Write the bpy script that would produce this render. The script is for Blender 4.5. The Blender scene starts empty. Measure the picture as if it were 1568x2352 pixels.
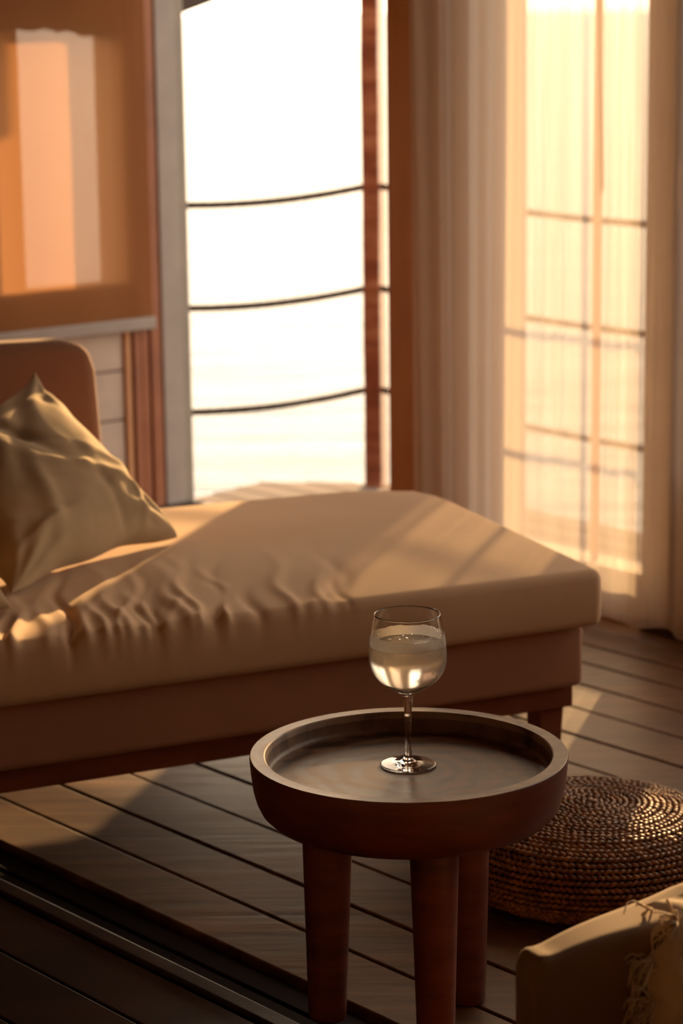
import bpy, math, random
import numpy as np
from math import sin, cos, pi, radians, atan, tan, sqrt, exp
from mathutils import Vector, Matrix

random.seed(7)
rng = np.random.default_rng(7)
SC = bpy.context.scene
COL = SC.collection

# ------------------------------------------------------------------ camera
CAM_H = 1.40
cd = bpy.data.cameras.new('camera')
cd.sensor_fit = 'VERTICAL'
cd.sensor_height = 36.0
cd.sensor_width = 24.0
cd.lens = 85.0
cd.clip_start = 0.05
cd.clip_end = 6000
cd.dof.use_dof = True
cd.dof.focus_distance = 3.27
cd.dof.aperture_fstop = 5.0
cam = bpy.data.objects.new('camera', cd)
COL.objects.link(cam)
PITCH = atan(1150 / 5553.0)
cam.matrix_world = (Matrix.Translation((0, 0, CAM_H)) @ Matrix.Rotation(pi/2 - PITCH, 4, 'X')
                    @ Matrix.Rotation(-0.0125, 4, 'Z'))
SC.camera = cam

# ------------------------------------------------------------------ light
SUN_AZ, SUN_EL = radians(15.6), radians(11.3)
SUN_DIR = Vector((sin(SUN_AZ)*cos(SUN_EL), cos(SUN_AZ)*cos(SUN_EL), sin(SUN_EL)))   # towards the sun
sl = bpy.data.lights.new('evening_sun', 'SUN')
sl.energy = 8.0
sl.color = (1.0, 0.60, 0.25)
sl.angle = radians(0.9)
sun = bpy.data.objects.new('evening_sun', sl)
COL.objects.link(sun)
sun.location = (3, 9, 4)
sun.rotation_euler = SUN_DIR.to_track_quat('Z', 'Y').to_euler()

SKY_HORIZON = (3.3, 2.85, 2.3)
SKY_ZENITH = (1.15, 1.05, 0.95)
SKY_GLOW = (3.2, 1.9, 0.8)
w = bpy.data.worlds.new('evening_sky')
SC.world = w
w.use_nodes = True
nt = w.node_tree
nt.nodes.clear()
def wn(t, **k):
    n = nt.nodes.new(t)
    for a, b in k.items(): setattr(n, a, b)
    return n
out = wn('ShaderNodeOutputWorld'); bg = wn('ShaderNodeBackground')
tc = wn('ShaderNodeTexCoord'); sep = wn('ShaderNodeSeparateXYZ')
nt.links.new(tc.outputs['Generated'], sep.inputs[0])
mr = wn('ShaderNodeMapRange'); mr.inputs['From Min'].default_value = 0.0; mr.inputs['From Max'].default_value = 0.7
nt.links.new(sep.outputs['Z'], mr.inputs['Value'])
mx = wn('ShaderNodeMix', data_type='RGBA')
mx.inputs[6].default_value = (*SKY_HORIZON, 1); mx.inputs[7].default_value = (*SKY_ZENITH, 1)
nt.links.new(mr.outputs[0], mx.inputs[0])
dot = wn('ShaderNodeVectorMath', operation='DOT_PRODUCT'); dot.inputs[1].default_value = SUN_DIR
nt.links.new(tc.outputs['Generated'], dot.inputs[0])
mxm = wn('ShaderNodeMath', operation='MAXIMUM'); mxm.inputs[1].default_value = 0
nt.links.new(dot.outputs['Value'], mxm.inputs[0])
pw = wn('ShaderNodeMath', operation='POWER'); pw.inputs[1].default_value = 10
nt.links.new(mxm.outputs[0], pw.inputs[0])
glow = wn('ShaderNodeMix', data_type='RGBA', blend_type='ADD'); glow.clamp_result = False
gl2 = wn('ShaderNodeVectorMath', operation='SCALE'); gl2.inputs[0].default_value = SKY_GLOW
nt.links.new(pw.outputs[0], gl2.inputs['Scale'])
glow.inputs[0].default_value = 1
nt.links.new(mx.outputs[2], glow.inputs[6]); nt.links.new(gl2.outputs[0], glow.inputs[7])
nt.links.new(glow.outputs[2], bg.inputs['Color'])
bg.inputs['Strength'].default_value = 1.0
nt.links.new(bg.outputs[0], out.inputs[0])

vs = SC.view_settings
vs.view_transform = 'Standard'; vs.look = 'None'; vs.gamma = 1; vs.use_curve_mapping = False
vs.exposure = 0.32
SC.cycles.max_bounces = 12
SC.cycles.diffuse_bounces = 5
SC.cycles.glossy_bounces = 6
SC.cycles.transmission_bounces = 12
SC.cycles.transparent_max_bounces = 24
SC.cycles.sample_clamp_indirect = 6.0
SC.cycles.use_denoising = True

# ------------------------------------------------------------------ materials
def mat(name):
    m = bpy.data.materials.new(name); m.use_nodes = True
    n = m.node_tree.nodes; b = n['Principled BSDF']
    return m, m.node_tree, b
def coords(t, scale=(1, 1, 1), kind='Object', rot=(0, 0, 0)):
    c = t.nodes.new('ShaderNodeTexCoord'); mp = t.nodes.new('ShaderNodeMapping')
    mp.inputs['Scale'].default_value = scale; mp.inputs['Rotation'].default_value = rot
    t.links.new(c.outputs[kind], mp.inputs['Vector']); return mp.outputs[0]
def noise(t, vec, scale, detail=4, rough=.55):
    n = t.nodes.new('ShaderNodeTexNoise'); n.inputs['Scale'].default_value = scale
    n.inputs['Detail'].default_value = detail; n.inputs['Roughness'].default_value = rough
    t.links.new(vec, n.inputs['Vector']); return n.outputs[0]
def ramp(t, fac, stops):
    r = t.nodes.new('ShaderNodeValToRGB'); e = r.color_ramp.elements
    while len(e) < len(stops): e.new(.5)
    for i, (p, c) in enumerate(stops):
        e[i].position = p; e[i].color = (*c, 1) if len(c) == 3 else c
    t.links.new(fac, r.inputs[0]); return r.outputs[0]
def bump(t, h, strength, dist, b):
    n = t.nodes.new('ShaderNodeBump'); n.inputs['Strength'].default_value = strength
    n.inputs['Distance'].default_value = dist
    t.links.new(h, n.inputs['Height']); t.links.new(n.outputs[0], b.inputs['Normal'])

ROOM_ROT = (0, 0, radians(50))      # turns texture space so that its X runs along the planks
def wood(name, dark, mid, light, rough=.4, scale=(1.2, 22, 22), rot=(0, 0, 0), bstr=.15, spec=.5, rvar=.1):
    m, t, b = mat(name)
    v = coords(t, scale, rot=rot)
    n1 = noise(t, v, 1.0, 6, .65)
    v2 = coords(t, (2.2, 2.2, 2.2), rot=rot); n2 = noise(t, v2, 2.0, 3)
    mxx = t.nodes.new('ShaderNodeMath'); mxx.operation = 'ADD'
    ml = t.nodes.new('ShaderNodeMath'); ml.operation = 'MULTIPLY'; ml.inputs[1].default_value = .5
    t.links.new(n2, ml.inputs[0])
    ml2 = t.nodes.new('ShaderNodeMath'); ml2.operation = 'MULTIPLY'; ml2.inputs[1].default_value = .6
    t.links.new(n1, ml2.inputs[0])
    t.links.new(ml.outputs[0], mxx.inputs[0]); t.links.new(ml2.outputs[0], mxx.inputs[1])
    c = ramp(t, mxx.outputs[0], [(.36, dark), (.54, mid), (.74, light)])
    t.links.new(c, b.inputs['Base Color'])
    rr = t.nodes.new('ShaderNodeMapRange'); rr.inputs['To Min'].default_value = rough - rvar; rr.inputs['To Max'].default_value = rough + rvar
    t.links.new(mxx.outputs[0], rr.inputs['Value']); t.links.new(rr.outputs[0], b.inputs['Roughness'])
    b.inputs['Specular IOR Level'].default_value = spec
    bump(t, n1, bstr, .004, b)
    return m
def fabric(name, c1, c2, rough=.9, weave=900, bstr=.25, sheen=.25, blotch=5):
    m, t, b = mat(name)
    v = coords(t)
    n = noise(t, v, blotch, 3)
    t.links.new(ramp(t, n, [(.35, c1), (.68, c2)]), b.inputs['Base Color'])
    b.inputs['Roughness'].default_value = rough
    b.inputs['Sheen Weight'].default_value = sheen
    b.inputs['Sheen Tint'].default_value = (1, .85, .65, 1)
    n2 = noise(t, v, weave, 2)
    bump(t, n2, bstr, .001, b)
    return m
def plain(name, c, rough=.6, var=.08, spec=.5, nscale=12):
    m, t, b = mat(name)
    v = coords(t)
    n = noise(t, v, nscale, 4)
    t.links.new(ramp(t, n, [(.3, tuple(x*(1-var) for x in c)), (.7, tuple(min(1, x*(1+var)) for x in c))]), b.inputs['Base Color'])
    b.inputs['Roughness'].default_value = rough; b.inputs['Specular IOR Level'].default_value = spec
    return m

M = {}
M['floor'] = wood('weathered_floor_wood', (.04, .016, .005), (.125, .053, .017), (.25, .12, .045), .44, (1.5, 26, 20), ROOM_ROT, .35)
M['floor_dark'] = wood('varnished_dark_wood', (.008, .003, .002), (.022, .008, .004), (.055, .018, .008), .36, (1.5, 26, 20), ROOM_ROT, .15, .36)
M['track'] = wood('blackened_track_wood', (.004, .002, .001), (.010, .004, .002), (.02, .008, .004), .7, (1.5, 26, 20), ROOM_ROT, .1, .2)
M['table'] = wood('dark_table_wood', (.04, .007, .003), (.13, .025, .008), (.22, .05, .016), .46, (5, 5, 26), (0, 0, 0), .12)
M['redwood'] = wood('reddish_frame_wood', (.10, .022, .008), (.19, .045, .015), (.27, .075, .026), .45, (6, 6, 22), (0, 0, 0), .12)
M['post'] = wood('log_post_wood', (.085, .022, .011), (.20, .062, .032), (.42, .20, .12), .35, (5, 5, 26), (0, 0, 0), .3)
M['frame_wood'] = wood('door_frame_wood', (.54, .27, .125), (.66, .35, .17), (.74, .42, .22), .5, (14, 14, 1.2), (0, 0, 0), .12)
M['trim_wood'] = wood('corner_trim_wood', (.22, .075, .03), (.33, .12, .05), (.42, .18, .085), .5, (14, 14, 1.2), (0, 0, 0), .12)
M['wall_wood'] = wood('wall_board_wood', (.24, .13, .07), (.34, .19, .11), (.42, .26, .16), .6, (1.2, 14, 14), ROOM_ROT, .15)
M['deck'] = wood('deck_wood', (.10, .065, .05), (.16, .11, .085), (.23, .165, .13), .85, (1.5, 20, 20), ROOM_ROT, .2)
M['white'] = plain('off_white_paint', (.36, .32, .29), .5)
M['white_warm'] = plain('cream_board_paint', (.56, .47, .39), .6)
M['grey_edge'] = plain('grey_painted_edge', (.30, .27, .22), .5)
M['wall_plain'] = plain('tan_plaster', (.62, .46, .33), .8)
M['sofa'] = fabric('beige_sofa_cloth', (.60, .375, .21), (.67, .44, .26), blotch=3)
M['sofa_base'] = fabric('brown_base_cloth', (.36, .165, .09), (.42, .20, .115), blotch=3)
M['backrest'] = fabric('shaded_backrest_cloth', (.25, .11, .058), (.30, .135, .075), blotch=3)  # same cloth as the base, shade on its face put into the colour
M['pillow'] = fabric('khaki_pillow_cloth', (.36, .24, .125), (.50, .35, .19), blotch=7)
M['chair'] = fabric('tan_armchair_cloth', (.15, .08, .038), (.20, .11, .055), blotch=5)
M['throw'] = fabric('cream_throw_cloth', (.50, .37, .24), (.62, .47, .31), blotch=9, weave=300, bstr=.6)
M['eave'] = plain('dark_thatch', (.045, .03, .02), .9)
M['rope'] = plain('dark_rope_fibre', (.045, .03, .018), .85, .4, nscale=200)
M['metal'] = plain('dull_brass', (.32, .22, .12), .4)
M['metal'].node_tree.nodes['Principled BSDF'].inputs['Metallic'].default_value = .8

# woven seagrass coil
m, t, b = mat('woven_seagrass')
v = coords(t); n = noise(t, v, 60, 5, .7)
t.links.new(ramp(t, n, [(.3, (.08, .03, .010)), (.5, (.30, .125, .042)), (.72, (.62, .31, .11))]), b.inputs['Base Color'])
b.inputs['Roughness'].default_value = .46
bump(t, noise(t, v, 240, 3), .5, .002, b)
M['seagrass'] = m

# tray inside: turned wood, rings around the tray centre
def turned_wood(name, c3, rough):
    m, t, b = mat(name)
    v = coords(t, (1, 1, 1))
    wv = t.nodes.new('ShaderNodeTexWave'); wv.wave_type = 'RINGS'; wv.rings_direction = 'Z'
    wv.inputs['Scale'].default_value = 9; wv.inputs['Distortion'].default_value = 7; wv.inputs['Detail'].default_value = 4
    wv.inputs['Detail Scale'].default_value = 1.6
    t.links.new(v, wv.inputs['Vector'])
    n = noise(t, coords(t, (5, 30, 5)), 1.0, 6)
    ad = t.nodes.new('ShaderNodeMath'); ad.operation = 'ADD'
    ml = t.nodes.new('ShaderNodeMath'); ml.operation = 'MULTIPLY'; ml.inputs[1].default_value = .30
    t.links.new(wv.outputs['Fac'], ml.inputs[0]); t.links.new(ml.outputs[0], ad.inputs[0]); t.links.new(n, ad.inputs[1])
    t.links.new(ramp(t, ad.outputs[0], [(.45, c3[0]), (.62, c3[1]), (.85, c3[2])]), b.inputs['Base Color'])
    rr = t.nodes.new('ShaderNodeMapRange'); rr.inputs['To Min'].default_value = rough-.06; rr.inputs['To Max'].default_value = rough+.1
    t.links.new(ad.outputs[0], rr.inputs['Value']); t.links.new(rr.outputs[0], b.inputs['Roughness'])
    bump(t, ad.outputs[0], .12, .002, b)
    return m
M['tray_floor'] = turned_wood('turned_tray_wood', ((.04, .017, .008), (.11, .052, .026), (.20, .105, .055)), .38)
M['tray_rim'] = turned_wood('worn_rim_wood', ((.10, .05, .028), (.22, .125, .075), (.32, .20, .125)), .38)

# sheer fabrics: thin cloth that lets part of the light straight through
def sheer(name, col, through, diff=.5, tint=(1, 1, 1), stripes=0.0, rib=None, stripe_scale=90):
    m, t, b = mat(name)
    o = t.nodes['Material Output']; t.nodes.remove(b)
    df = t.nodes.new('ShaderNodeBsdfDiffuse'); tr = t.nodes.new('ShaderNodeBsdfTranslucent'); tp = t.nodes.new('ShaderNodeBsdfTransparent')
    df.inputs['Color'].default_value = (*col, 1); tr.inputs['Color'].default_value = (*col, 1); tp.inputs['Color'].default_value = (*tint, 1)
    m1 = t.nodes.new('ShaderNodeMixShader'); m1.inputs[0].default_value = 1 - diff
    t.links.new(df.outputs[0], m1.inputs[1]); t.links.new(tr.outputs[0], m1.inputs[2])
    m2 = t.nodes.new('ShaderNodeMixShader')
    t.links.new(m1.outputs[0], m2.inputs[1]); t.links.new(tp.outputs[0], m2.inputs[2])
    m2.inputs[0].default_value = through
    if stripes:
        v = coords(t, (1, 1, .015), rot=ROOM_ROT)
        n = noise(t, v, stripe_scale, 3, .7)
        rr = t.nodes.new('ShaderNodeMapRange'); rr.inputs['From Min'].default_value = .35; rr.inputs['From Max'].default_value = .65
        rr.inputs['To Min'].default_value = through - stripes; rr.inputs['To Max'].default_value = through + stripes
        t.links.new(n, rr.inputs['Value']); t.links.new(rr.outputs[0], m2.inputs[0])
    if rib:
        v = coords(t, (1, 1, 1))
        wv = t.nodes.new('ShaderNodeTexWave'); wv.bands_direction = 'Z'; wv.inputs['Scale'].default_value = rib
        wv.inputs['Distortion'].default_value = .6; wv.inputs['Detail'].default_value = 2
        t.links.new(v, wv.inputs['Vector'])
        rr = t.nodes.new('ShaderNodeMapRange'); rr.inputs['To Min'].default_value = through*.5; rr.inputs['To Max'].default_value = through*1.5
        t.links.new(wv.outputs['Fac'], rr.inputs['Value']); t.links.new(rr.outputs[0], m2.inputs[0])
    t.links.new(m2.outputs[0], o.inputs[0])
    return m
M['curtain'] = sheer('sheer_curtain_voile', (.82, .75, .69), .28, .70, (1, .97, .92), .07)
M['curtain_dense'] = sheer('gathered_curtain_voile', (.90, .79, .68), .09, .68, (1, .96, .90), .03, stripe_scale=60)
M['blind'] = sheer('orange_blind_cloth', (.48, .235, .10), .125, .5, (1, .97, .95), 0, rib=42)

# clear window glass that is one thin pane
m, t, b = mat('window_glass'); o = t.nodes['Material Output']; t.nodes.remove(b)
tp = t.nodes.new('ShaderNodeBsdfTransparent'); gs = t.nodes.new('ShaderNodeBsdfGlossy'); gs.inputs['Roughness'].default_value = .02
mm = t.nodes.new('ShaderNodeMixShader'); mm.inputs[0].default_value = .05
t.links.new(tp.outputs[0], mm.inputs[1]); t.links.new(gs.outputs[0], mm.inputs[2]); t.links.new(mm.outputs[0], o.inputs[0])
M['pane'] = m

def glass(name, rough, ior, col=(1, 1, 1)):
    m, t, b = mat(name)
    b.inputs['Base Color'].default_value = (*col, 1); b.inputs['Transmission Weight'].default_value = 1
    b.inputs['Roughness'].default_value = rough; b.inputs['IOR'].default_value = ior
    return m
M['glass'] = glass('clear_glass', .0, 1.5, (.98, .97, .95))
M['liquid'] = glass('cloudy_drink', .22, 1.33, (1, .97, .90))
M['drop'] = glass('water_drop', .0, 1.33)
# condensation: a fog of droplets on the bowl
m, t, b = mat('condensation_fog'); o = t.nodes['Material Output']; t.nodes.remove(b)
tp = t.nodes.new('ShaderNodeBsdfTransparent'); tl = t.nodes.new('ShaderNodeBsdfTranslucent'); df = t.nodes.new('ShaderNodeBsdfDiffuse')
tl.inputs['Color'].default_value = (.95, .88, .78, 1); df.inputs['Color'].default_value = (.9, .82, .72, 1)
m1 = t.nodes.new('ShaderNodeMixShader'); m1.inputs[0].default_value = .35
t.links.new(tl.outputs[0], m1.inputs[1]); t.links.new(df.outputs[0], m1.inputs[2])
m2 = t.nodes.new('ShaderNodeMixShader')
n = noise(t, coords(t), 160, 5, .7)
rr = t.nodes.new('ShaderNodeMapRange'); rr.inputs['To Min'].default_value = -.10; rr.inputs['To Max'].default_value = .10
t.links.new(n, rr.inputs['Value'])
sx = t.nodes.new('ShaderNodeSeparateXYZ'); t.links.new(coords(t), sx.inputs[0])
r2 = t.nodes.new('ShaderNodeMapRange'); r2.inputs['From Min'].default_value = .1732; r2.inputs['From Max'].default_value = .1745
r2.inputs['To Min'].default_value = .20; r2.inputs['To Max'].default_value = .62      # the fog is thick above the drink, thin where the drink wets the glass
t.links.new(sx.outputs['Z'], r2.inputs['Value'])
ad = t.nodes.new('ShaderNodeMath'); ad.operation = 'ADD'; t.links.new(rr.outputs[0], ad.inputs[0]); t.links.new(r2.outputs[0], ad.inputs[1])
t.links.new(ad.outputs[0], m2.inputs[0])
t.links.new(tp.outputs[0], m2.inputs[1]); t.links.new(m1.outputs[0], m2.inputs[2]); t.links.new(m2.outputs[0], o.inputs[0])
M['fog'] = m

# sea
m, t, b = mat('sea_water')
b.inputs['Base Color'].default_value = (.10, .125, .14, 1); b.inputs['Roughness'].default_value = .22; b.inputs['IOR'].default_value = 1.33; b.inputs['Specular IOR Level'].default_value = .30
v = coords(t, (.25, 1.0, 1)); n = noise(t, v, .8, 6, .6); bump(t, n, .5, .35, b)
M['sea'] = m

# ------------------------------------------------------------------ mesh helpers
U = np.array([cos(radians(50)), -sin(radians(50)), 0.0])     # along the planks, to the right and nearer
N = np.array([sin(radians(50)), cos(radians(50)), 0.0])      # out through the door wall
Z = np.array([0, 0, 1.0])
def P(s, t, z): return U*s + N*t + Z*z

def thing(name, loc, label=None, cat=None, group=None, kind=None):
    o = bpy.data.objects.new(name, None); o.empty_display_size = .1
    o.location = loc; COL.objects.link(o)
    tag(o, label, cat, group, kind); return o
def tag(o, label=None, cat=None, group=None, kind=None):
    if label: o['label'] = label
    if cat: o['category'] = cat
    if group: o['group'] = group
    if kind: o['kind'] = kind
    return o
def root_loc(p):
    l = Vector((0, 0, 0))
    while p is not None: l += p.location; p = p.parent
    return l
def mesh(name, V, F, m, parent=None, smooth=False, origin=None, mats=None, fm=None):
    V = np.asarray(V, float)
    org = np.array(root_loc(parent)) if parent is not None else np.zeros(3)
    if origin is None:
        origin = org if parent is not None else np.array([V[:, 0].mean(), V[:, 1].mean(), V[:, 2].min()])
    origin = np.array(origin, float)
    me = bpy.data.meshes.new(name)
    me.from_pydata((V - origin).tolist(), [], [tuple(int(i) for i in f) for f in F])
    me.materials.append(m)
    for x in (mats or []): me.materials.append(x)
    if fm is not None: me.polygons.foreach_set('material_index', fm)
    if smooth: me.polygons.foreach_set('use_smooth', [True]*len(me.polygons))
    me.update()
    o = bpy.data.objects.new(name, me); COL.objects.link(o)
    if parent is not None: o.parent = parent
    o.location = Vector(origin - org)
    return o
BF = [(0, 3, 2, 1), (4, 5, 6, 7), (0, 1, 5, 4), (1, 2, 6, 5), (2, 3, 7, 6), (3, 0, 4, 7)]
def boxst(s0, s1, t0, t1, z0, z1):
    # U, N, Z is a right-handed frame
    return [P(s0, t0, z0), P(s1, t0, z0), P(s1, t1, z0), P(s0, t1, z0), P(s0, t0, z1), P(s1, t0, z1), P(s1, t1, z1), P(s0, t1, z1)], BF
def join(*parts):
    V, F = [], []
    for v, f in parts:
        k = len(V); V += [np.asarray(x, float) for x in v]; F += [tuple(i+k for i in q) for q in f]
    return V, F
def bevel(o, wd=.004, seg=2):
    md = o.modifiers.new('bevel', 'BEVEL'); md.width = wd; md.segments = seg; md.limit_method = 'ANGLE'; md.angle_limit = radians(40); md.harden_normals = True
    for p in o.data.polygons: p.use_smooth = True
    return o
def grid_faces(nu, nv, wrap=False, off=0):
    F = []
    for i in range(nu-1 if not wrap else nu):
        for j in range(nv-1):
            a = i*nv+j; b = ((i+1) % nu)*nv+j
            F.append((off+a, off+b, off+b+1, off+a+1))
    return F
def lathe(prof, n=64, c=(0, 0, 0)):
    V, F = [], []
    k = len(prof)
    for i in range(n):
        a = 2*pi*i/n
        for r, z in prof: V.append((c[0]+r*cos(a), c[1]+r*sin(a), c[2]+z))
    F = [f for f in grid_faces(n, k, True)]
    return V, F
def tube(path, r, n=8, cap=True):
    path = [np.asarray(p, float) for p in path]
    V = []; K = len(path); up = np.array([0, 0, 1.0])
    rs = r if hasattr(r, '__len__') else [r]*K
    T0 = path[1]-path[0]; T0 /= np.linalg.norm(T0)
    a = np.cross(T0, up if abs(T0[2]) < .9 else np.array([1., 0, 0])); a /= np.linalg.norm(a)
    for i, p in enumerate(path):
        T = path[min(i+1, K-1)]-path[max(i-1, 0)]; T /= np.linalg.norm(T)
        a = a - T*np.dot(a, T); a /= np.linalg.norm(a); b2 = np.cross(T, a)
        for j in range(n):
            q = 2*pi*j/n; V.append(p+rs[i]*(cos(q)*a+sin(q)*b2))
    F = []
    for i in range(K-1):
        for j in range(n):
            F.append((i*n+j, i*n+(j+1) % n, (i+1)*n+(j+1) % n, (i+1)*n+j))
    if cap:
        F.append(tuple(range(n))[::-1]); F.append(tuple((K-1)*n+j for j in range(n)))
    return V, F
def rounded_slab(Lx, Ly, Lz, r, nx, ny, nz):
    """closed box surface with rounded edges, local coords x 0..Lx, y 0..Ly, z 0..Lz"""
    def ticks(L, n):
        a = [0, r*.15, r*.4, r*.7, r]; mid = list(np.linspace(r, L-r, n+1)); return np.array(a[:-1]+mid+[L-q for q in a[:-1]][::-1])
    X, Y, Zt = ticks(Lx, nx), ticks(Ly, ny), ticks(Lz, nz)
    idx = {}; V = []; F = []
    def vid(i, j, k):
        key = (i, j, k)
        if key not in idx:
            p = np.array([X[i], Y[j], Zt[k]]); q = np.clip(p, [r]*3, [Lx-r, Ly-r, Lz-r]); d = p-q; m = np.max(np.abs(d)); nn = np.linalg.norm(d)
            if nn > 1e-9: p = q + d/nn*m
            idx[key] = len(V); V.append(p)
        return idx[key]
    a, b, c = len(X)-1, len(Y)-1, len(Zt)-1
    for i in range(a):
        for j in range(b):
            F.append((vid(i, j, 0), vid(i, j+1, 0), vid(i+1, j+1, 0), vid(i+1, j, 0)))
            F.append((vid(i, j, c), vid(i+1, j, c), vid(i+1, j+1, c), vid(i, j+1, c)))
    for i in range(a):
        for k in range(c):
            F.append((vid(i, 0, k), vid(i+1, 0, k), vid(i+1, 0, k+1), vid(i, 0, k+1)))
            F.append((vid(i, b, k), vid(i, b, k+1), vid(i+1, b, k+1), vid(i+1, b, k)))
    for j in range(b):
        for k in range(c):
            F.append((vid(0, j, k), vid(0, j, k+1), vid(0, j+1, k+1), vid(0, j+1, k)))
            F.append((vid(a, j, k), vid(a, j+1, k), vid(a, j+1, k+1), vid(a, j, k+1)))
    return np.array(V), F

# ------------------------------------------------------------------ setting
# floor: one structure with every plank a part
floor = thing('floor', P(-3, 3, 0), kind='structure')
mesh('subfloor', *boxst(-5.75, 2.4, -1.6, 4.0, -.09, -.045), M['floor_dark'], floor)
joints = [1.30, 1.43, 1.56, 1.695, 1.83, 1.955]
def plank(t0, t1, z0, z1, m, gap=.0045, bw=.004):
    o = mesh('plank', *boxst(-5.74, 2.3, t0+gap/2, t1-gap/2, z0, z1), m, floor)
    bevel(o, bw, 2); return o
t = 1.30
tt = [t]
while t > -1.5: t -= .135; tt.append(t)
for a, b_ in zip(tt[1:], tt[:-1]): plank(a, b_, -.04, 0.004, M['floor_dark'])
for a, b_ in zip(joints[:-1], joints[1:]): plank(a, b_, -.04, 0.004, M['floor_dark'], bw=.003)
plank(1.957, 1.996, -.04, .010, M['floor_dark'], .003, .006)         # raised moulding of the track
plank(1.998, 2.050, -.05, -.016, M['track'], .002, .002)        # sunk track
plank(2.052, 2.103, -.05, -.013, M['track'], .002, .003)
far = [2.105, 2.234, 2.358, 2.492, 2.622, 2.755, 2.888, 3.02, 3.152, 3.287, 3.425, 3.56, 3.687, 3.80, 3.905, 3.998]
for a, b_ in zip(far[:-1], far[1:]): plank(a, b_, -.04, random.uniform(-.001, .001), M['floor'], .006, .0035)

# ceiling and the unseen walls that close the room
def struct(name, V, F, m, **k):
    o = mesh(name, V, F, m, **k); o['kind'] = 'structure'; return o
struct('ceiling', *boxst(-5.75, 2.5, -1.7, 4.14, 2.45, 2.55), M['wall_wood'])
struct('wall_right', *boxst(2.4, 2.5, -1.7, 4.14, 0, 2.45), M['wall_plain'])
struct('wall_rear', *boxst(-5.75, 2.4, -1.7, -1.6, 0, 2.45), M['wall_plain'])

# wall with the roller blind (window wall), s = -5.56 is its room face
WS = -5.56
wl = thing('wall_left', P(WS, 3.4, 0), kind='structure')
WT, WB = 1.372, .655
mesh('wall_panel', *join(boxst(-5.64, WS, -1.6, 2.70, 0, 2.45), boxst(-5.64, WS, 2.70, 4.0, WT, 2.45),
     boxst(-5.64, WS-.02, 2.70, 4.0, 0, WB), boxst(-5.64, -5.622, 3.500, 3.600, WB, WT), boxst(-5.64, WS, 3.862, 4.0, WB, WT)), M['trim_wood'], wl)
zb = 0.0
for i, z1 in enumerate((.135, .275, .415, .535, .652)):
    o = mesh('board', *boxst(WS-.02, WS, 2.70, 3.870, zb+.003, z1), M['white_warm'], wl); bevel(o, .003); zb = z1+.002
mesh('sill', *boxst(WS-.03, WS+.012, 2.70, 3.870, .655, .672), M['trim_wood'], wl)
for a, b_, d, mm_ in ((3.872, 3.893, .010, 'frame_wood'), (3.897, 3.925, .016, 'trim_wood'), (3.929, 3.955, .010, 'trim_wood'), (3.957, 3.994, .016, 'trim_wood')):
    bevel(mesh('trim_strip', *boxst(WS-.02, WS+d, a, b_, 0, 2.44), M[mm_], wl), .004)
win = thing('window_1', P(-5.63, 3.6, WB), kind='structure')
mesh('window_frame', *join(boxst(-5.638, -5.60, 3.858, 3.862, WB, WT),
     boxst(-5.638, -5.60, 3.600, 3.858, WB, WB+.006), boxst(-5.638, -5.60, 3.600, 3.858, WT-.006, WT)), M['trim_wood'], win)
mesh('window_pane', *boxst(-5.620, -5.617, 3.600, 3.858, WB+.006, WT-.006), M['pane'], win)
mesh('window_pane', *boxst(-5.620, -5.617, 2.70, 3.500, WB, WT), M['pane'], win)
# scalloped edging hanging at the head of the window
V, F = [], []
ns = 60
for i in range(ns+1):
    tq = 2.70+(3.862-2.70)*i/ns
    dz = .010*abs(sin((tq-3.62)*pi/.085)) - .028*max(0, (tq-3.70)/.16)
    for s_ in (-5.590, -5.580):
        V += [P(s_, tq, WT+.02), P(s_, tq, WT-.018+dz)]
for i in range(ns):
    a = i*4
    F += [(a, a+1, a+5, a+4), (a+2, a+6, a+7, a+3), (a+1, a+3, a+7, a+5)]
struct('trim_1', V, F, M['eave'])

# white jamb at the corner of the open doorway
jm = thing('trim_2', P(-5.56, 4.04, 0), kind='structure')
bevel(mesh('jamb', *boxst(-5.68, -5.54, 3.996, 4.068, 0, 2.45), M['white'], jm), .004)
bevel(mesh('jamb_edge', *boxst(-5.68, -5.545, 4.069, 4.098, 0, 2.45), M['grey_edge'], jm), .003)
bevel(mesh('jamb_base', *boxst(-5.54, -5.515, 3.93, 4.10, 0, .018), M['floor_dark'], jm), .003)

# door wall: open doorway, solid post, glazed leaf, solid wall
SD0, SG0, SG1 = -4.552, -4.222, -3.700
wd = thing('wall_back', P(-4.4, 4.07, 0), kind='structure')
mesh('lintel', *boxst(-5.68, 2.4, 4.0, 4.14, 2.05, 2.45), M['frame_wood'], wd)
mesh('door_post', *boxst(SD0, -4.44, 4.0, 4.14, 0, 2.05), M['frame_wood'], wd)
mesh('wall_panel', *boxst(-4.44, SG0, 4.0, 4.14, 0, 2.05), M['white_warm'], wd)  # pale backing added to bounce light into the gathered curtain
mesh('wall_panel', *join(boxst(-3.46, -2.2, 4.0, 4.14, 0, .40), boxst(-2.2, -1.8, 4.0, 4.14, 0, 2.05), boxst(-1.8, -.7, 4.0, 4.14, 0, .75),
     boxst(-.7, 2.4, 4.0, 4.14, 0, 2.05)), M['wall_plain'], wd)
w2 = thing('window_2', P(-2.8, 4.07, .4), kind='structure')
mesh('window_pane', *boxst(-3.46, -2.2, 4.066, 4.070, .40, 2.05), M['pane'], w2)
w3 = thing('added_side_window', P(-1.2, 4.07, .75), kind='structure')  # unseen opening, added and sized to light the sofa front from the right
mesh('window_pane', *boxst(-1.8, -.7, 4.066, 4.070, .75, 2.05), M['pane'], w3)
bevel(mesh('casing', *boxst(SD0-.006, SD0+.10, 3.985, 3.999, 0, 2.05), M['frame_wood'], wd), .003)
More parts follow.
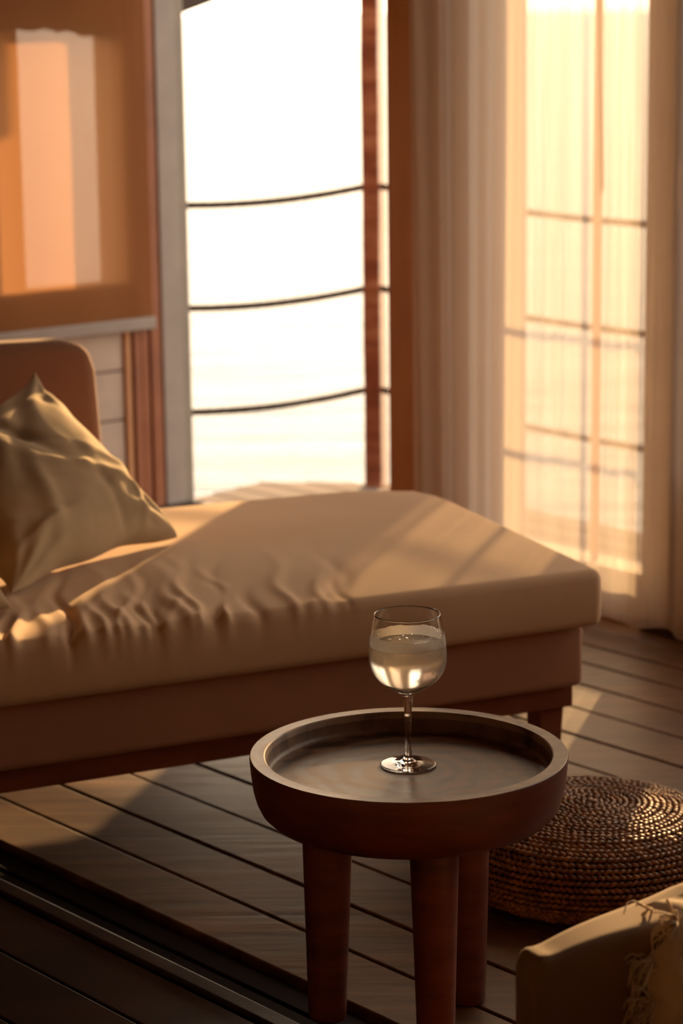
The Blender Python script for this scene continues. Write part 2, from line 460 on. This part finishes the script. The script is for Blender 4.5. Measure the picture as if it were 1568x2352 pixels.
bevel(mesh('threshold', *boxst(-5.53, 2.2, 3.999, 4.14, -.04, .006), M['floor'], wd), .003)
bevel(mesh('baseboard', *boxst(SG1+.02, 2.2, 3.975, 3.998, 0.0, .03), M['floor_dark'], wd), .003)

dr = thing('door_1', P(-3.9, 4.08, 0), kind='structure')
bevel(mesh('bottom_rail', *boxst(SG0, SG1, 4.02, 4.12, 0.006, .118), M['white_warm'], dr), .004)
bevel(mesh('top_rail', *boxst(SG0, SG1, 4.02, 4.12, 1.95, 2.05), M['white_warm'], dr), .004)
bevel(mesh('mullion', *boxst(-3.917, -3.904, 4.055, 4.075, .118, 1.95), M['frame_wood'], dr), .004)
mesh('glass_pane', *boxst(SG0, -3.919, 4.066, 4.070, .118, 1.95), M['pane'], dr)
mesh('glass_pane', *boxst(-3.903, SG1, 4.066, 4.070, .118, 1.95), M['pane'], dr)
d2 = thing('door_2', P(-3.55, 4.08, 0), kind='structure')
bevel(mesh('stile', *boxst(SG1, SG1+.085, 4.0, 4.12, .006, 2.05), M['white_warm'], d2), .004)
bevel(mesh('door_panel', *boxst(SG1+.09, -3.46, 4.012, 4.10, .006, 2.05), M['white_warm'], d2), .004)
bevel(mesh('lock_plate', *boxst(-3.625, -3.600, 4.006, 4.012, .965, 1.075), M['metal'], d2), .002)

# roller blind
bl = thing('roller_blind', P(-5.528, 3.3, .53), 'orange translucent roller blind pulled down over the left window', 'blind')
V, F = [], []
for i in range(41):
    for j in range(25):
        tq = 2.2+(3.955-2.2)*i/40; z = .56+(2.35-.56)*j/24
        V.append(P(-5.530+.0015*sin(i*1.3)+.001*sin(j*.8), tq, z))
mesh('blind_cloth', V, grid_faces(41, 25), M['blind'], bl, smooth=True)
bevel(mesh('bottom_bar', *boxst(-5.541, -5.519, 2.18, 3.962, .530, .566), M['white'], bl), .006, 3)
V, F = tube([P(-5.530, 2.18, 2.36), P(-5.530, 3.962, 2.36)], .025, 16)
mesh('roller_tube', V, F, M['white'], bl, smooth=True)

# sheer curtain
CT = 3.925
cu = thing('sheer_curtain', P(-3.9, CT, .03), 'long off-white sheer curtain hanging in front of the glazed door', 'curtain')
def fold(s, z):
    g = 1/(1+exp((s+4.075)/.02))                     # 1 in the gathered bunch
    c = s+4.22; c2 = c*(1-.10*(z-1.0))
    a = .016*sin(c2*2*pi/.115+.6)+.006*sin(c2*2*pi/.043+1.1)
    b2 = .005*sin(s*2*pi/.30+.8)+.002*sin(s*2*pi/.07)
    if s > SG1: b2 += .008*sin((s-SG1)*2*pi/.11)
    return g*a+(1-g)*b2
def cloth(name, s0, s1, n, m):
    V = []
    for i in range(n):
        s = s0+(s1-s0)*i/(n-1)
        for j in range(30):
            z = .028+(2.3-.028)*j/29
            zz = z + (.006*sin(s*40) if j == 0 else 0)
            V.append(P(s, CT+fold(s, z), zz))
    return mesh(name, V, grid_faces(n, 30), m, cu, smooth=True)
cloth('gathered_cloth', -4.392, -4.012, 220, M['curtain_dense'])
cloth('sheer_cloth', -4.012, -3.485, 300, M['curtain'])
V, F = tube([P(-4.45, CT, 2.32), P(-3.48, CT, 2.32)], .012, 12)
mesh('curtain_rod', V, F, M['metal'], cu, smooth=True)
V, F = tube([P(-3.800, CT+.022, 2.3), P(-3.795, CT+.022, 1.6), P(-3.780, CT+.022, 1.0)], .0022, 6)
mesh('pull_cord', V, F, M['curtain_dense'], cu, smooth=True)

# deck outside, each board a part
dk = thing('deck', P(-5, 4.5, 0), kind='structure')
t = 4.145; i = 0
while t < 4.75:
    t1 = min(t+.098, 4.76)
    s0 = -5.64-.07*min(1, (t-4.15)/.33) if t < 4.49 else -5.70+(t-4.49)*1.33
    V, F = boxst(s0, .5, t, t1, -.035, 0.0)
    if t >= 4.44:
        V[3] = P(s0+.12, t1, -.035); V[7] = P(s0+.12, t1, 0)
    bevel(mesh('deck_board', V, F, M['deck'], dk), .003)
    t = t1+.006; i += 1

# rope railing
rl = thing('rope_railing', P(-5.43, 4.70, 0), 'rope railing with dark wooden post on the deck edge outside', 'railing')
pc = P(-5.43, 4.695, 0)
ax = np.array([cos(radians(-11)), sin(radians(-11)), 0]); ay = np.array([-ax[1], ax[0], 0])
V = []
nz = 40
for k in range(nz+1):
    z = -.03+2.6*k/nz
    wv = .0006*sin(z*9)+.0004*sin(z*23+1); w1 = .0260+.0004*sin(z*17+.5)
    for (a, b_) in ((-w1, -.055), (w1, -.055), (w1+.002, .055), (-w1, .055)):
        V.append(pc+ax*(a+wv)+ay*b_+Z*z)
F = []
for k in range(nz):
    for j in range(4):
        F.append((k*4+j, k*4+(j+1) % 4, (k+1)*4+(j+1) % 4, (k+1)*4+j))
F += [(3, 2, 1, 0), (nz*4, nz*4+1, nz*4+2, nz*4+3)]
bevel(mesh('post', V, F, M['post'], rl), .006, 2)
def rope(pts, r=.0088):
    # three strands twisted round a sagging line
    parts = []
    L = [0]
    for a, b_ in zip(pts[:-1], pts[1:]): L.append(L[-1]+np.linalg.norm(b_-a))
    for k in range(3):
        path = []
        for p, l in zip(pts, L):
            q = 2*pi*(l/.045)+k*2*pi/3
            path.append(p+Z*r*.62*sin(q)+ay*r*.62*cos(q))
        parts.append(tube(path, r*.62, 6))
    V, F = join(*parts)
    return mesh('rope', V, F, M['rope'], rl, smooth=True)
pL = P(-5.61, 4.13, 0)
for zp, zl, zr in ((.898, .862, .845), (.597, .566, .556), (.294, .262, .249)):
    pts = []
    for i in range(161):
        f = i/160
        p = pL*(1-f)+pc*f; z = zl+(zp-zl)*f-.018*4*f*(1-f)*.9
        pts.append(p+Z*z)
    rope(pts)
    pts = []
    for i in range(241):
        s = -5.42+2.1*i/240; z = zr+(zp-zr)*((s+4.40)/1.02)**2
        pts.append(P(s, 4.69, z))
    rope(pts)
p2 = P(-3.28, 4.695, 0)
V, F = tube([p2+Z*-.03, p2+Z*2.4], .03, 10); mesh('post', V, F, M['post'], rl, smooth=True)

# eave above the deck
V = [P(-6.9, 4.9, 1.352), P(-6.50, 4.9, 1.436), P(-6.52, 4.96, 1.440), P(-6.9, 4.96, 1.36), P(-6.9, 4.9, 1.75), P(-6.50, 4.9, 1.80), P(-6.52, 4.96, 1.80), P(-6.9, 4.96, 1.75)]
struct('roof_eave', V, BF, M['eave'])

# sea
V = [(-900, -400, -2.6), (1400, -400, -2.6), (1400, 4500, -2.6), (-900, 4500, -2.6)]
struct('sea', V, [(0, 1, 2, 3)], M['sea'], origin=(0, 60, -2.6))

# ------------------------------------------------------------------ daybed sofa
A1 = radians(25.5); A2 = radians(22.5); AS = radians(110.5)
def quad(FR, L=1.75, D=.885):
    FR = np.array([*FR, 0.]); fd = np.array([cos(A1), sin(A1), 0]); sd = np.array([cos(AS), sin(AS), 0]); bd = np.array([cos(A2), sin(A2), 0])
    BR = FR+sd*D
    return FR-fd*L, FR, BR, BR-bd*L          # front-left, front-right, back-right, back-left
def quadmap(Q, V, Lx, Ly, z0):
    fl, fr_, br, blk = Q
    out = np.zeros((len(V), 3))
    u = V[:, 0:1]/Lx; v = V[:, 1:2]/Ly
    out = (1-u)*(1-v)*fl+u*(1-v)*fr_+u*v*br+(1-u)*v*blk
    out[:, 2] = V[:, 2]+z0
    return out
sofa = thing('daybed_sofa', (-.35, 4.35, 0), 'beige upholstered daybed sofa with one backrest, by the open doorway', 'sofa')
# mattress with gathered wrinkles along its front edge
Lx, Ly, Lz = 1.75, .885, .105
V, F = rounded_slab(Lx, Ly, Lz, .017, 420, 110, 6)
x, y, z = V[:, 0].copy(), V[:, 1].copy(), V[:, 2].copy()
top = np.clip((z-.03)/(Lz-.03), 0, 1)
crown = np.sin(np.clip(x/Lx, 0, 1)*pi)**.4*np.sin(np.clip(y/Ly, 0, 1)*pi)**.5
def wr(x, y):
    g = np.zeros_like(x)
    q = np.random.default_rng(3)
    for i in range(34):
        c = q.uniform(.42, 1.28); wd_ = q.uniform(.006, .013); ln = q.uniform(.10, .34); am = q.uniform(.4, 1)*.0085
        sl_ = q.uniform(.15, .42)
        yy = np.maximum(y-.010, 0)
        cx = c+sl_*yy+.012*np.sin(yy*22+i)
        env = np.exp(-(yy/ln)**2)*np.clip(1.35-(c/1.25)**4, .3, 1.2)
        g += am*env*np.exp(-((x-cx)/(wd_*(1+yy*2)))**2)*(1 if i % 3 else -1)
    return g
V[:, 2] += top*(crown*.010+wr(x, y))
# wrinkles also run over the edge into the front face
front = np.clip(1-y/.03, 0, 1)
V[:, 1] -= front*(wr(x, np.zeros_like(x)))*.22*np.clip(z/Lz, 0, 1)**2.5
V[:, 1] -= front*.006*np.sin(np.clip(z/Lz, 0, 1)*pi)
# soft, slightly drooping far corners
V[:, 2] -= .012*np.exp(-((x-Lx)/.10)**2-((y-Ly)/.10)**2)*top
mesh('mattress', quadmap(quad((.470, 4.237)), V, Lx, Ly, .305), F, M['sofa'], sofa, smooth=True)
V, F = rounded_slab(Lx, Ly-.03, .118, .014, 40, 20, 3)
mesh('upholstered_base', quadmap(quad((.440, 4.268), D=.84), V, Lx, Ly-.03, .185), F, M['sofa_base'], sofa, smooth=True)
Qp = quad((.422, 4.292), D=.78)
pl = []
for a, b_ in ((0, 1), (1, 2)):
    p, q = Qp[a], Qp[b_]; d = (q-p)/np.linalg.norm(q-p); n_ = np.array([-d[1], d[0], 0])*.028
    V = [p, q, q+n_, p+n_]; V = [v+Z*.140 for v in V]+[v+Z*.186 for v in V]
    bevel(mesh('frame_rail', V, BF, M['redwood'], sofa), .003)
mesh('slat_board', [v+Z*zz for zz in (.178, .186) for v in quad((.40, 4.32), D=.74)], BF, M['redwood'], sofa)
def sofaleg(c):
    fd = np.array([cos(A1), sin(A1), 0]); sd = np.array([-sin(A1), cos(A1), 0]); V = []
    for z, h in ((0.0, .020), (.141, .026)):
        for a, b_ in ((-1, -1), (1, -1), (1, 1), (-1, 1)): V.append(np.array(c)+fd*a*h+sd*b_*h+Z*z)
    bevel(mesh('leg', V, BF, M['redwood'], sofa), .003)
sofaleg((.372, 4.315, 0)); sofaleg((.15, 4.97, 0)); sofaleg((-1.08, 3.62, 0)); sofaleg((-1.34, 4.33, 0))
# backrest
V, F = rounded_slab(1.2, .085, .60, .026, 60, 6, 30)
bd = np.array([cos(A2), sin(A2), 0]); bn = np.array([-sin(A2), cos(A2), 0])
B0 = np.array([-.452, 4.80, 0])
x, y, z = V[:, 0].copy(), V[:, 1].copy(), V[:, 2].copy()
cr = np.clip((z-.54)/.06, 0, 1)*np.clip((x-1.14)/.06, 0, 1)
x2 = x-1.2-.032*(z/.6)-.012*cr; z2 = z-.014*cr + .004*np.sin(x*3)
W = B0+np.outer(x2, bd)+np.outer(y+.02*(z/.6)-.006*np.sin(x/1.2*pi)*np.sin(z/.6*pi)*(y < .04), bn); W[:, 2] = .165+z2
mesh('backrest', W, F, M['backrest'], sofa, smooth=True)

# ------------------------------------------------------------------ pillows
def pillow(name, A, B, C, thick, seed, label, droop=(0, 0, 0)):
    A, B, C = map(lambda v: np.array(v, float), (A, B, C)); e1 = B-A; e2 = C-B; D = A+e2
    nrm = np.cross(e1, e2); nrm /= np.linalg.norm(nrm)
    if nrm[2] < 0: nrm = -nrm
    n = 72; V = []; q = np.random.default_rng(seed)
    creases = [(q.uniform(.0, 1), q.uniform(0, 1), q.uniform(0, pi), q.uniform(.02, .05), q.uniform(.12, .35), q.uniform(-1, 1)) for _ in range(26)]
    edge_lump = q.uniform(0, 6.28, 4)
    def pt(u, v, side):
        du, dv = 2*u-1, 2*v-1
        pin = .105*(1-abs(dv)**2.2)*np.sign(du)*abs(du)**3; pin2 = .055*(1-abs(du)**2.2)*np.sign(dv)*abs(dv)**3
        uu = u-pin; vv = v-pin2
        uu += .010*sin(9*v*2+edge_lump[0])*abs(du)**4+.006*sin(31*v+edge_lump[1])*abs(du)**6
        vv += .010*sin(8*u*2+edge_lump[2])*abs(dv)**4
        h = ((1-abs(du)**2.4)*(1-abs(dv)**2.4)); h = max(h, 0)**(.60-.16*exp(-((1-u)**2+v**2)/.05))
        th = thick*h*(1.0 if side > 0 else .45)
        c = 0
        for (cx, cy, an, wd_, ln, am) in creases:
            dx, dy = u-cx, v-cy; a = dx*cos(an)+dy*sin(an); b_ = -dx*sin(an)+dy*cos(an)+.25*a*a
            c += am*exp(-(a/ln)**2-(b_/wd_)**2)
        rad = 0
        for (cx, cy) in ((0, 0), (1, 0), (0, 1), (1, 1)):
            r = sqrt((u-cx)**2+(v-cy)**2); an = math.atan2(v-cy, u-cx); rad += .5*sin(an*13+seed)*exp(-((r-.22)/.14)**2)
        near = (1-max(abs(du), abs(dv))**8)
        th += (.010*c+.008*rad)*near*(1 if side > 0 else .3)
        edgew = .004*(1-near)*0
        return A+e1*uu+e2*vv+np.array(droop)*(1-uu)*vv+nrm*(side*th+edgew)+nrm*.012
    for side in (1, -1):
        for i in range(n+1):
            for j in range(n+1): V.append(pt(i/n, j/n, side))
    F = grid_faces(n+1, n+1)
    k = (n+1)**2
    F += [tuple(k+x for x in f[::-1]) for f in grid_faces(n+1, n+1)]
    o = mesh(name, V, F, M['pillow'], smooth=True)
    md = o.modifiers.new('weld', 'WELD'); md.merge_threshold = .0008
    md = o.modifiers.new('smooth', 'SUBSURF'); md.levels = 1; md.render_levels = 1
    tag(o, label, 'pillow'); return o
pillow('throw_pillow', (-.575, 4.03, .420), (-.314, 4.485, .416), (-.600, 4.690, .712), .105, 5,
       'large khaki square pillow leaning on the backrest of the sofa', (0, -.03, -.16))
pillow('throw_pillow', (-.80, 3.55, .425), (-.558, 3.915, .428), (-.74, 4.02, .72), .08, 11,
       'pillow whose rumpled corner just shows at the left edge, nearer than the khaki pillow')

# ------------------------------------------------------------------ tray table
TC = np.array([.088, 3.187, 0]); TZ = .402
tb = thing('tray_table', TC, 'round dark wooden three-legged tray table under the wine glass', 'table')
def part_lathe(name, prof, m, parent, n=128, c=None):
    V, F = lathe(prof, n, c if c is not None else TC); return mesh(name, V, F, m, parent, smooth=True)
R0 = .2200
side = [(0.001, .308), (.10, .3075), (.160, .3085), (.180, .311), (.194, .317), (.2045, .327), (.2105, .340), (.2145, .356), (.2170, .376), (.2188, TZ-.004), (.2182, TZ-.001)]
o = part_lathe('tray', side, M['table'], tb)
rim = [(.2181, TZ-.0012), (.2174, TZ), (.1990, TZ-.0004), (.1975, TZ-.0018), (.1966, TZ-.005), (.1957, TZ-.010)]
rm = part_lathe('rim', rim, M['tray_rim'], tb)
es = rm.modifiers.new('sharp', 'EDGE_SPLIT'); es.split_angle = radians(24)
bowl_ = [(.1956, TZ-.0098), (.1950, TZ-.022), (.1935, TZ-.027), (.190, TZ-.0295), (.180, TZ-.030), (.09, TZ-.030), (.0005, TZ-.030)]
part_lathe('tray_floor', bowl_, M['tray_floor'], tb)
for k, a in enumerate((165, 285, 45)):
    a = radians(a); rr_ = .117
    V = []; n = 32
    prof = [(0.0, .0235), (.004, .0255), (.012, .026), (.10, .0285), (.2, .0315), (.31, .0350)]
    for z, r in prof:
        for j in range(n):
            q = 2*pi*j/n
            # rounded-triangular section like a shaped leg
            rad = r*(1+.05*cos(2*q))
            V.append(TC+np.array([cos(a)*(rr_+.004*(1-z/.31))+rad*cos(q+a), sin(a)*(rr_+.004*(1-z/.31))+rad*sin(q+a), z]))
    F = []
    for i in range(len(prof)-1):
        for j in range(n): F.append((i*n+j, i*n+(j+1) % n, (i+1)*n+(j+1) % n, (i+1)*n+j))
    F.append(tuple(range(n))[::-1])
    mesh('leg', V, F, M['table'], tb, smooth=True)

# ------------------------------------------------------------------ wine glass
GC = np.array([.0885, 3.221, TZ-.0298])
gl = thing('wine_glass', GC, 'balloon wine glass with pale drink and condensation, standing on the tray table', 'glass')
def smoothprof(pts, n=8):
    # Catmull-Rom through the control points
    pts = [np.array(p, float) for p in pts]; out_ = []
    for i in range(len(pts)-1):
        p0 = pts[max(i-1, 0)]; p1 = pts[i]; p2 = pts[i+1]; p3 = pts[min(i+2, len(pts)-1)]
        for k in range(n):
            t_ = k/n; out_.append(.5*((2*p1)+(-p0+p2)*t_+(2*p0-5*p1+4*p2-p3)*t_**2+(-p0+3*p1-3*p2+p3)*t_**3))
    out_.append(pts[-1]); return [(max(float(p[0]), .0002), float(p[1])) for p in out_]
outer_c = [(.0060, .1030), (.0115, .1048), (.0212, .1105), (.0378, .1212), (.0484, .1335), (.0530, .1475), (.0536, .1620), (.0526, .1760), (.0506, .1895), (.0481, .2030), (.0456, .2165)]
outer = smoothprof(outer_c, 6)
inner = [(max(r-.0011-.0005*(z < .12), .0003), z+(.0012 if z < .115 else 0)) for r, z in outer]
inner = [(0.0004, .1068)] + [p for p in inner if p[1] > .1085]
stem = smoothprof([(.0360, .0004), (.0385, .0010), (.0388, .0022), (.0370, .0029), (.0300, .0034), (.0200, .0044), (.0110, .0068), (.0065, .0115), (.0050, .0200), (.0044, .0350), (.0046, .0550), (.0052, .0750), (.0062, .0920), (.0068, .0985), (.0060, .1030)], 5)
prof = [(.0003, .0004)] + stem + outer[1:] + [(.0453, .2172), (.0448, .2168)] + inner[::-1]
V, F = lathe(prof, 96, GC); mesh('glass_body', V, F, M['glass'], gl, smooth=True)
LZ = .1740
liq = [(max(r-.0004, .0003), z) for r, z in inner if z <= LZ]
liq = [(r, z+.0003) for r, z in liq]
rl_ = liq[-1][0]
liq += [(rl_, LZ+.0004), (rl_-.002, LZ-.0004), (.0003, LZ-.0006)]
V, F = lathe(liq, 96, GC); mesh('drink', V, F, M['liquid'], gl, smooth=True)
# condensation film just off the outside of the bowl, ragged upper border
n = 160; V = []; film = [p for p in outer if p[1] > .108]
for i in range(n):
    a = 2*pi*i/n
    lim = .1890+.0012*sin(a*2+.7)+.0008*sin(a*7+1)+.0004*sin(a*19)+.0003*sin(a*41)
    for k in range(40):
        z = .1085+(lim-.1085)*k/39
        r = float(np.interp(z, [p[1] for p in outer], [p[0] for p in outer]))+.00025
        V.append(GC+np.array([r*cos(a), r*sin(a), z]))
mesh('condensation', V, grid_faces(n, 40, True), M['fog'], gl, smooth=True)
def uvsphere(c, r, nx=10, ny=6, sq=(1, 1, 1)):
    V = []; F = []
    for j in range(ny+1):
        for i in range(nx):
            a = 2*pi*i/nx; b_ = pi*j/ny; V.append(np.array(c)+np.array([r*sq[0]*sin(b_)*cos(a), r*sq[1]*sin(b_)*sin(a), r*sq[2]*cos(b_)]))
    for j in range(ny):
        for i in range(nx): F.append((j*nx+i, (j+1)*nx+i, (j+1)*nx+(i+1) % nx, j*nx+(i+1) % nx))
    return V, F
q = np.random.default_rng(21)
drops = [(262, .1995, .0013), (257, .1945, .0016), (268, .1970, .0023), (276, .2010, .0013), (277, .2025, .0010), (242, .1935, .0010), (300, .1985, .0010), (309, .1930, .0009)]
drops += [(q.uniform(205, 335), q.uniform(.180, .207), q.uniform(.0004, .0009)) for _ in range(40)]
dp = []
for a, z, r in drops:
    a = radians(a); R_ = float(np.interp(z, [p[1] for p in outer], [p[0] for p in outer]))+.0004
    dp.append(uvsphere(GC+np.array([R_*cos(a), R_*sin(a), z]), r, 10, 6, (1, 1, .8)))
V, F = join(*dp); o = mesh('water_drops', V, F, M['drop'], gl, smooth=True); o['kind'] = 'stuff'

# ------------------------------------------------------------------ woven pouf
PC = np.array([.400, 3.745, 0.0])
pf = thing('woven_pouf', PC, 'round coiled seagrass floor pouf behind the tray table, cut by the right edge', 'pouf')
PR = .235
def ppro(q):      # q 0 centre -> 1 bottom edge, along the skin
    pts = [(0, .140), (.05, .1395), (.11, .136), (.16, .128), (.20, .113), (.225, .090), (.235, .062), (.228, .032), (.205, .008)]
    L = [0]
    for a, b_ in zip(pts[:-1], pts[1:]): L.append(L[-1]+math.dist(a, b_))
    l = q*L[-1]; return np.interp(l, L, [p[0] for p in pts]), np.interp(l, L, [p[1] for p in pts]), L[-1]
prof = [ppro(i/40)[:2] for i in range(41)]
V, F = lathe([(max(r-.006, .0004), max(z-.006, .003)) for r, z in prof]+[(.0004, .003)], 72, PC)
mesh('cushion_core', V, F, M['eave'], pf, smooth=True)
# the coil: a braid of leaning stitches laid in rings
parts_V = []; parts_F = []; off = 0
base_V, base_F = uvsphere((0, 0, 0), 1.0, 6, 4)
base_V = np.array(base_V); base_F = np.array(base_F)
Ltot = ppro(1)[2]; rings = int(Ltot/.0098)
for k in range(rings):
    qk = (k+.5)/rings
    r, z, _ = ppro(qk); r1, z1, _ = ppro(min(qk+.01, 1)); tv = np.array([r1-r, z1-z]); tv /= np.linalg.norm(tv)+1e-9
    nk = max(5, int(2*pi*max(r, .004)/.0108)); ph = q.uniform(0, 1)
    for i in range(nk):
        a = 2*pi*(i+ph)/nk + (k/rings)*.0
        er = np.array([cos(a), sin(a), 0]); et = np.array([-sin(a), cos(a), 0])
        tt_ = er*tv[0]+Z*tv[1]; nn = er*(-tv[1])+Z*tv[0]
        if nn[2] < 0 and qk < .6: nn = -nn
        lean = .38*(1 if k % 2 else -1)
        d1 = et*cos(lean)+tt_*sin(lean); d2 = -et*sin(lean)+tt_*cos(lean)
        j1, j2 = q.uniform(.85, 1.15, 2)
        A_ = np.stack([d1*.0086*j1, d2*.0042, nn*.0042*j2])
        parts_V.append(base_V@A_+PC+er*r+Z*(max(z, .008))+nn*q.uniform(-.0012, .0008)); parts_F.append(base_F+off); off += len(base_V)
V = np.concatenate(parts_V); F = np.concatenate(parts_F)
V[:, 2] = np.maximum(V[:, 2], .001)
o = mesh('braided_coil', V, F.tolist(), M['seagrass'], pf, smooth=True); o['kind'] = 'stuff'

# ------------------------------------------------------------------ armchair back in the near right corner
ac = thing('armchair', (.45, 2.55, 0), 'tan cloth armchair whose back corner juts in at the bottom right corner', 'armchair')
ang = radians(30)
fd = np.array([cos(ang), sin(ang), 0]); fn = np.array([-sin(ang), cos(ang), 0])
C0 = np.array([.183, 2.44, 0])
V, F = rounded_slab(.70, .075, .40, .016, 60, 8, 20)
x, y, z = V[:, 0].copy(), V[:, 1].copy(), V[:, 2].copy()
tp_ = z/.40
W = C0+np.outer(x, fd)+np.outer(y*(.55+.75*np.clip(x/.25, 0, 1))-.03, fn)
W[:, 2] = z-.001*tp_+.003+tp_*(.021*np.clip(x/.25, 0, 1.6)**.85)+tp_**6*.004*np.sin(x*20)
# little ear at the seam corner
ear = np.exp(-((x-.012)/.014)**2)*tp_**8*.006; W[:, 2] += ear
W[:, 2] -= .012*tp_**6*np.exp(-((x-.0)/.10)**2)*0
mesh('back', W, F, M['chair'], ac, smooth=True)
V, F = rounded_slab(.66, .55, .16, .03, 20, 16, 4)
W = C0+fn*-.03+np.outer(x*0, fd) if False else None
Vs = np.array(V); W = C0+np.outer(Vs[:, 0]+.02, fd)+np.outer(-Vs[:, 1]-.034, fn); W[:, 2] = Vs[:, 2]+.12
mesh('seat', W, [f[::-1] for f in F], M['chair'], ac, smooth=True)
for a, b_ in ((.05, -.52), (.62, -.52)):
    c = C0+fd*a+fn*b_
    V, F = tube([c, c+Z*.125], .02, 10); mesh('leg', V, F, M['table'], ac, smooth=True)

# throw draped over it, with a frayed edge
th = thing('fringed_throw', (.45, 2.5, .3), 'cream throw with frayed fringe draped over the armchair at lower right', 'throw')
def chair_top(xx): return .402+.021*min(max(xx/.25, 0), 1.6)**.85
V = []; nu, nv = 50, 60
def tpt(u, v):
    # u along the chair 0..1, v 0 back side -> over the top -> 1 down the front
    xx = .150+.45*u+.028*sin(v*8+1)*(1-u)+.012*sin(v*21)*(1-u)
    zt = chair_top(xx); wig = .004*sin(u*23+v*9)+.003*sin(u*51-v*17)
    if v < .12:
        f = v/.12; p = C0+fn*(.012-f*.048)+fd*xx; z = zt+.005-.004*f+wig*.4
    else:
        f = (v-.12)/.88; p = C0+fd*xx+fn*(-.040-.010*sin(min(f*6, 1.57))+wig*2.2); z = zt-.002-.30*f
    return p+Z*z
for i in range(nu):
    for j in range(nv): V.append(tpt(i/(nu-1), j/(nv-1)))
mesh('throw_cloth', V, grid_faces(nu, nv), M['throw'], th, smooth=True)
tf = []
for k in range(230):
    v = q.uniform(.03, .98); cl = round(v*9)/9; vv = v*.35+cl*.65
    p = tpt(0, min(max(vv, 0), 1)); d = -fd*q.uniform(.7, 1)+Z*q.normal(-.1, .55)-fn*q.uniform(0, .35); d /= np.linalg.norm(d)
    L_ = q.uniform(.018, .05); path = []
    c1 = q.normal(0, .5, 3)*.012
    for i in range(6):
        f = i/5; path.append(p+d*L_*f+c1*sin(f*pi)-Z*.010*f*f-fn*.003)
    tf.append(tube(path, [.0015*(1-.6*i/5) for i in range(6)], 4))
V, F = join(*tf); o = mesh('fringe', V, F, M['throw'], th, smooth=True); o['kind'] = 'stuff'
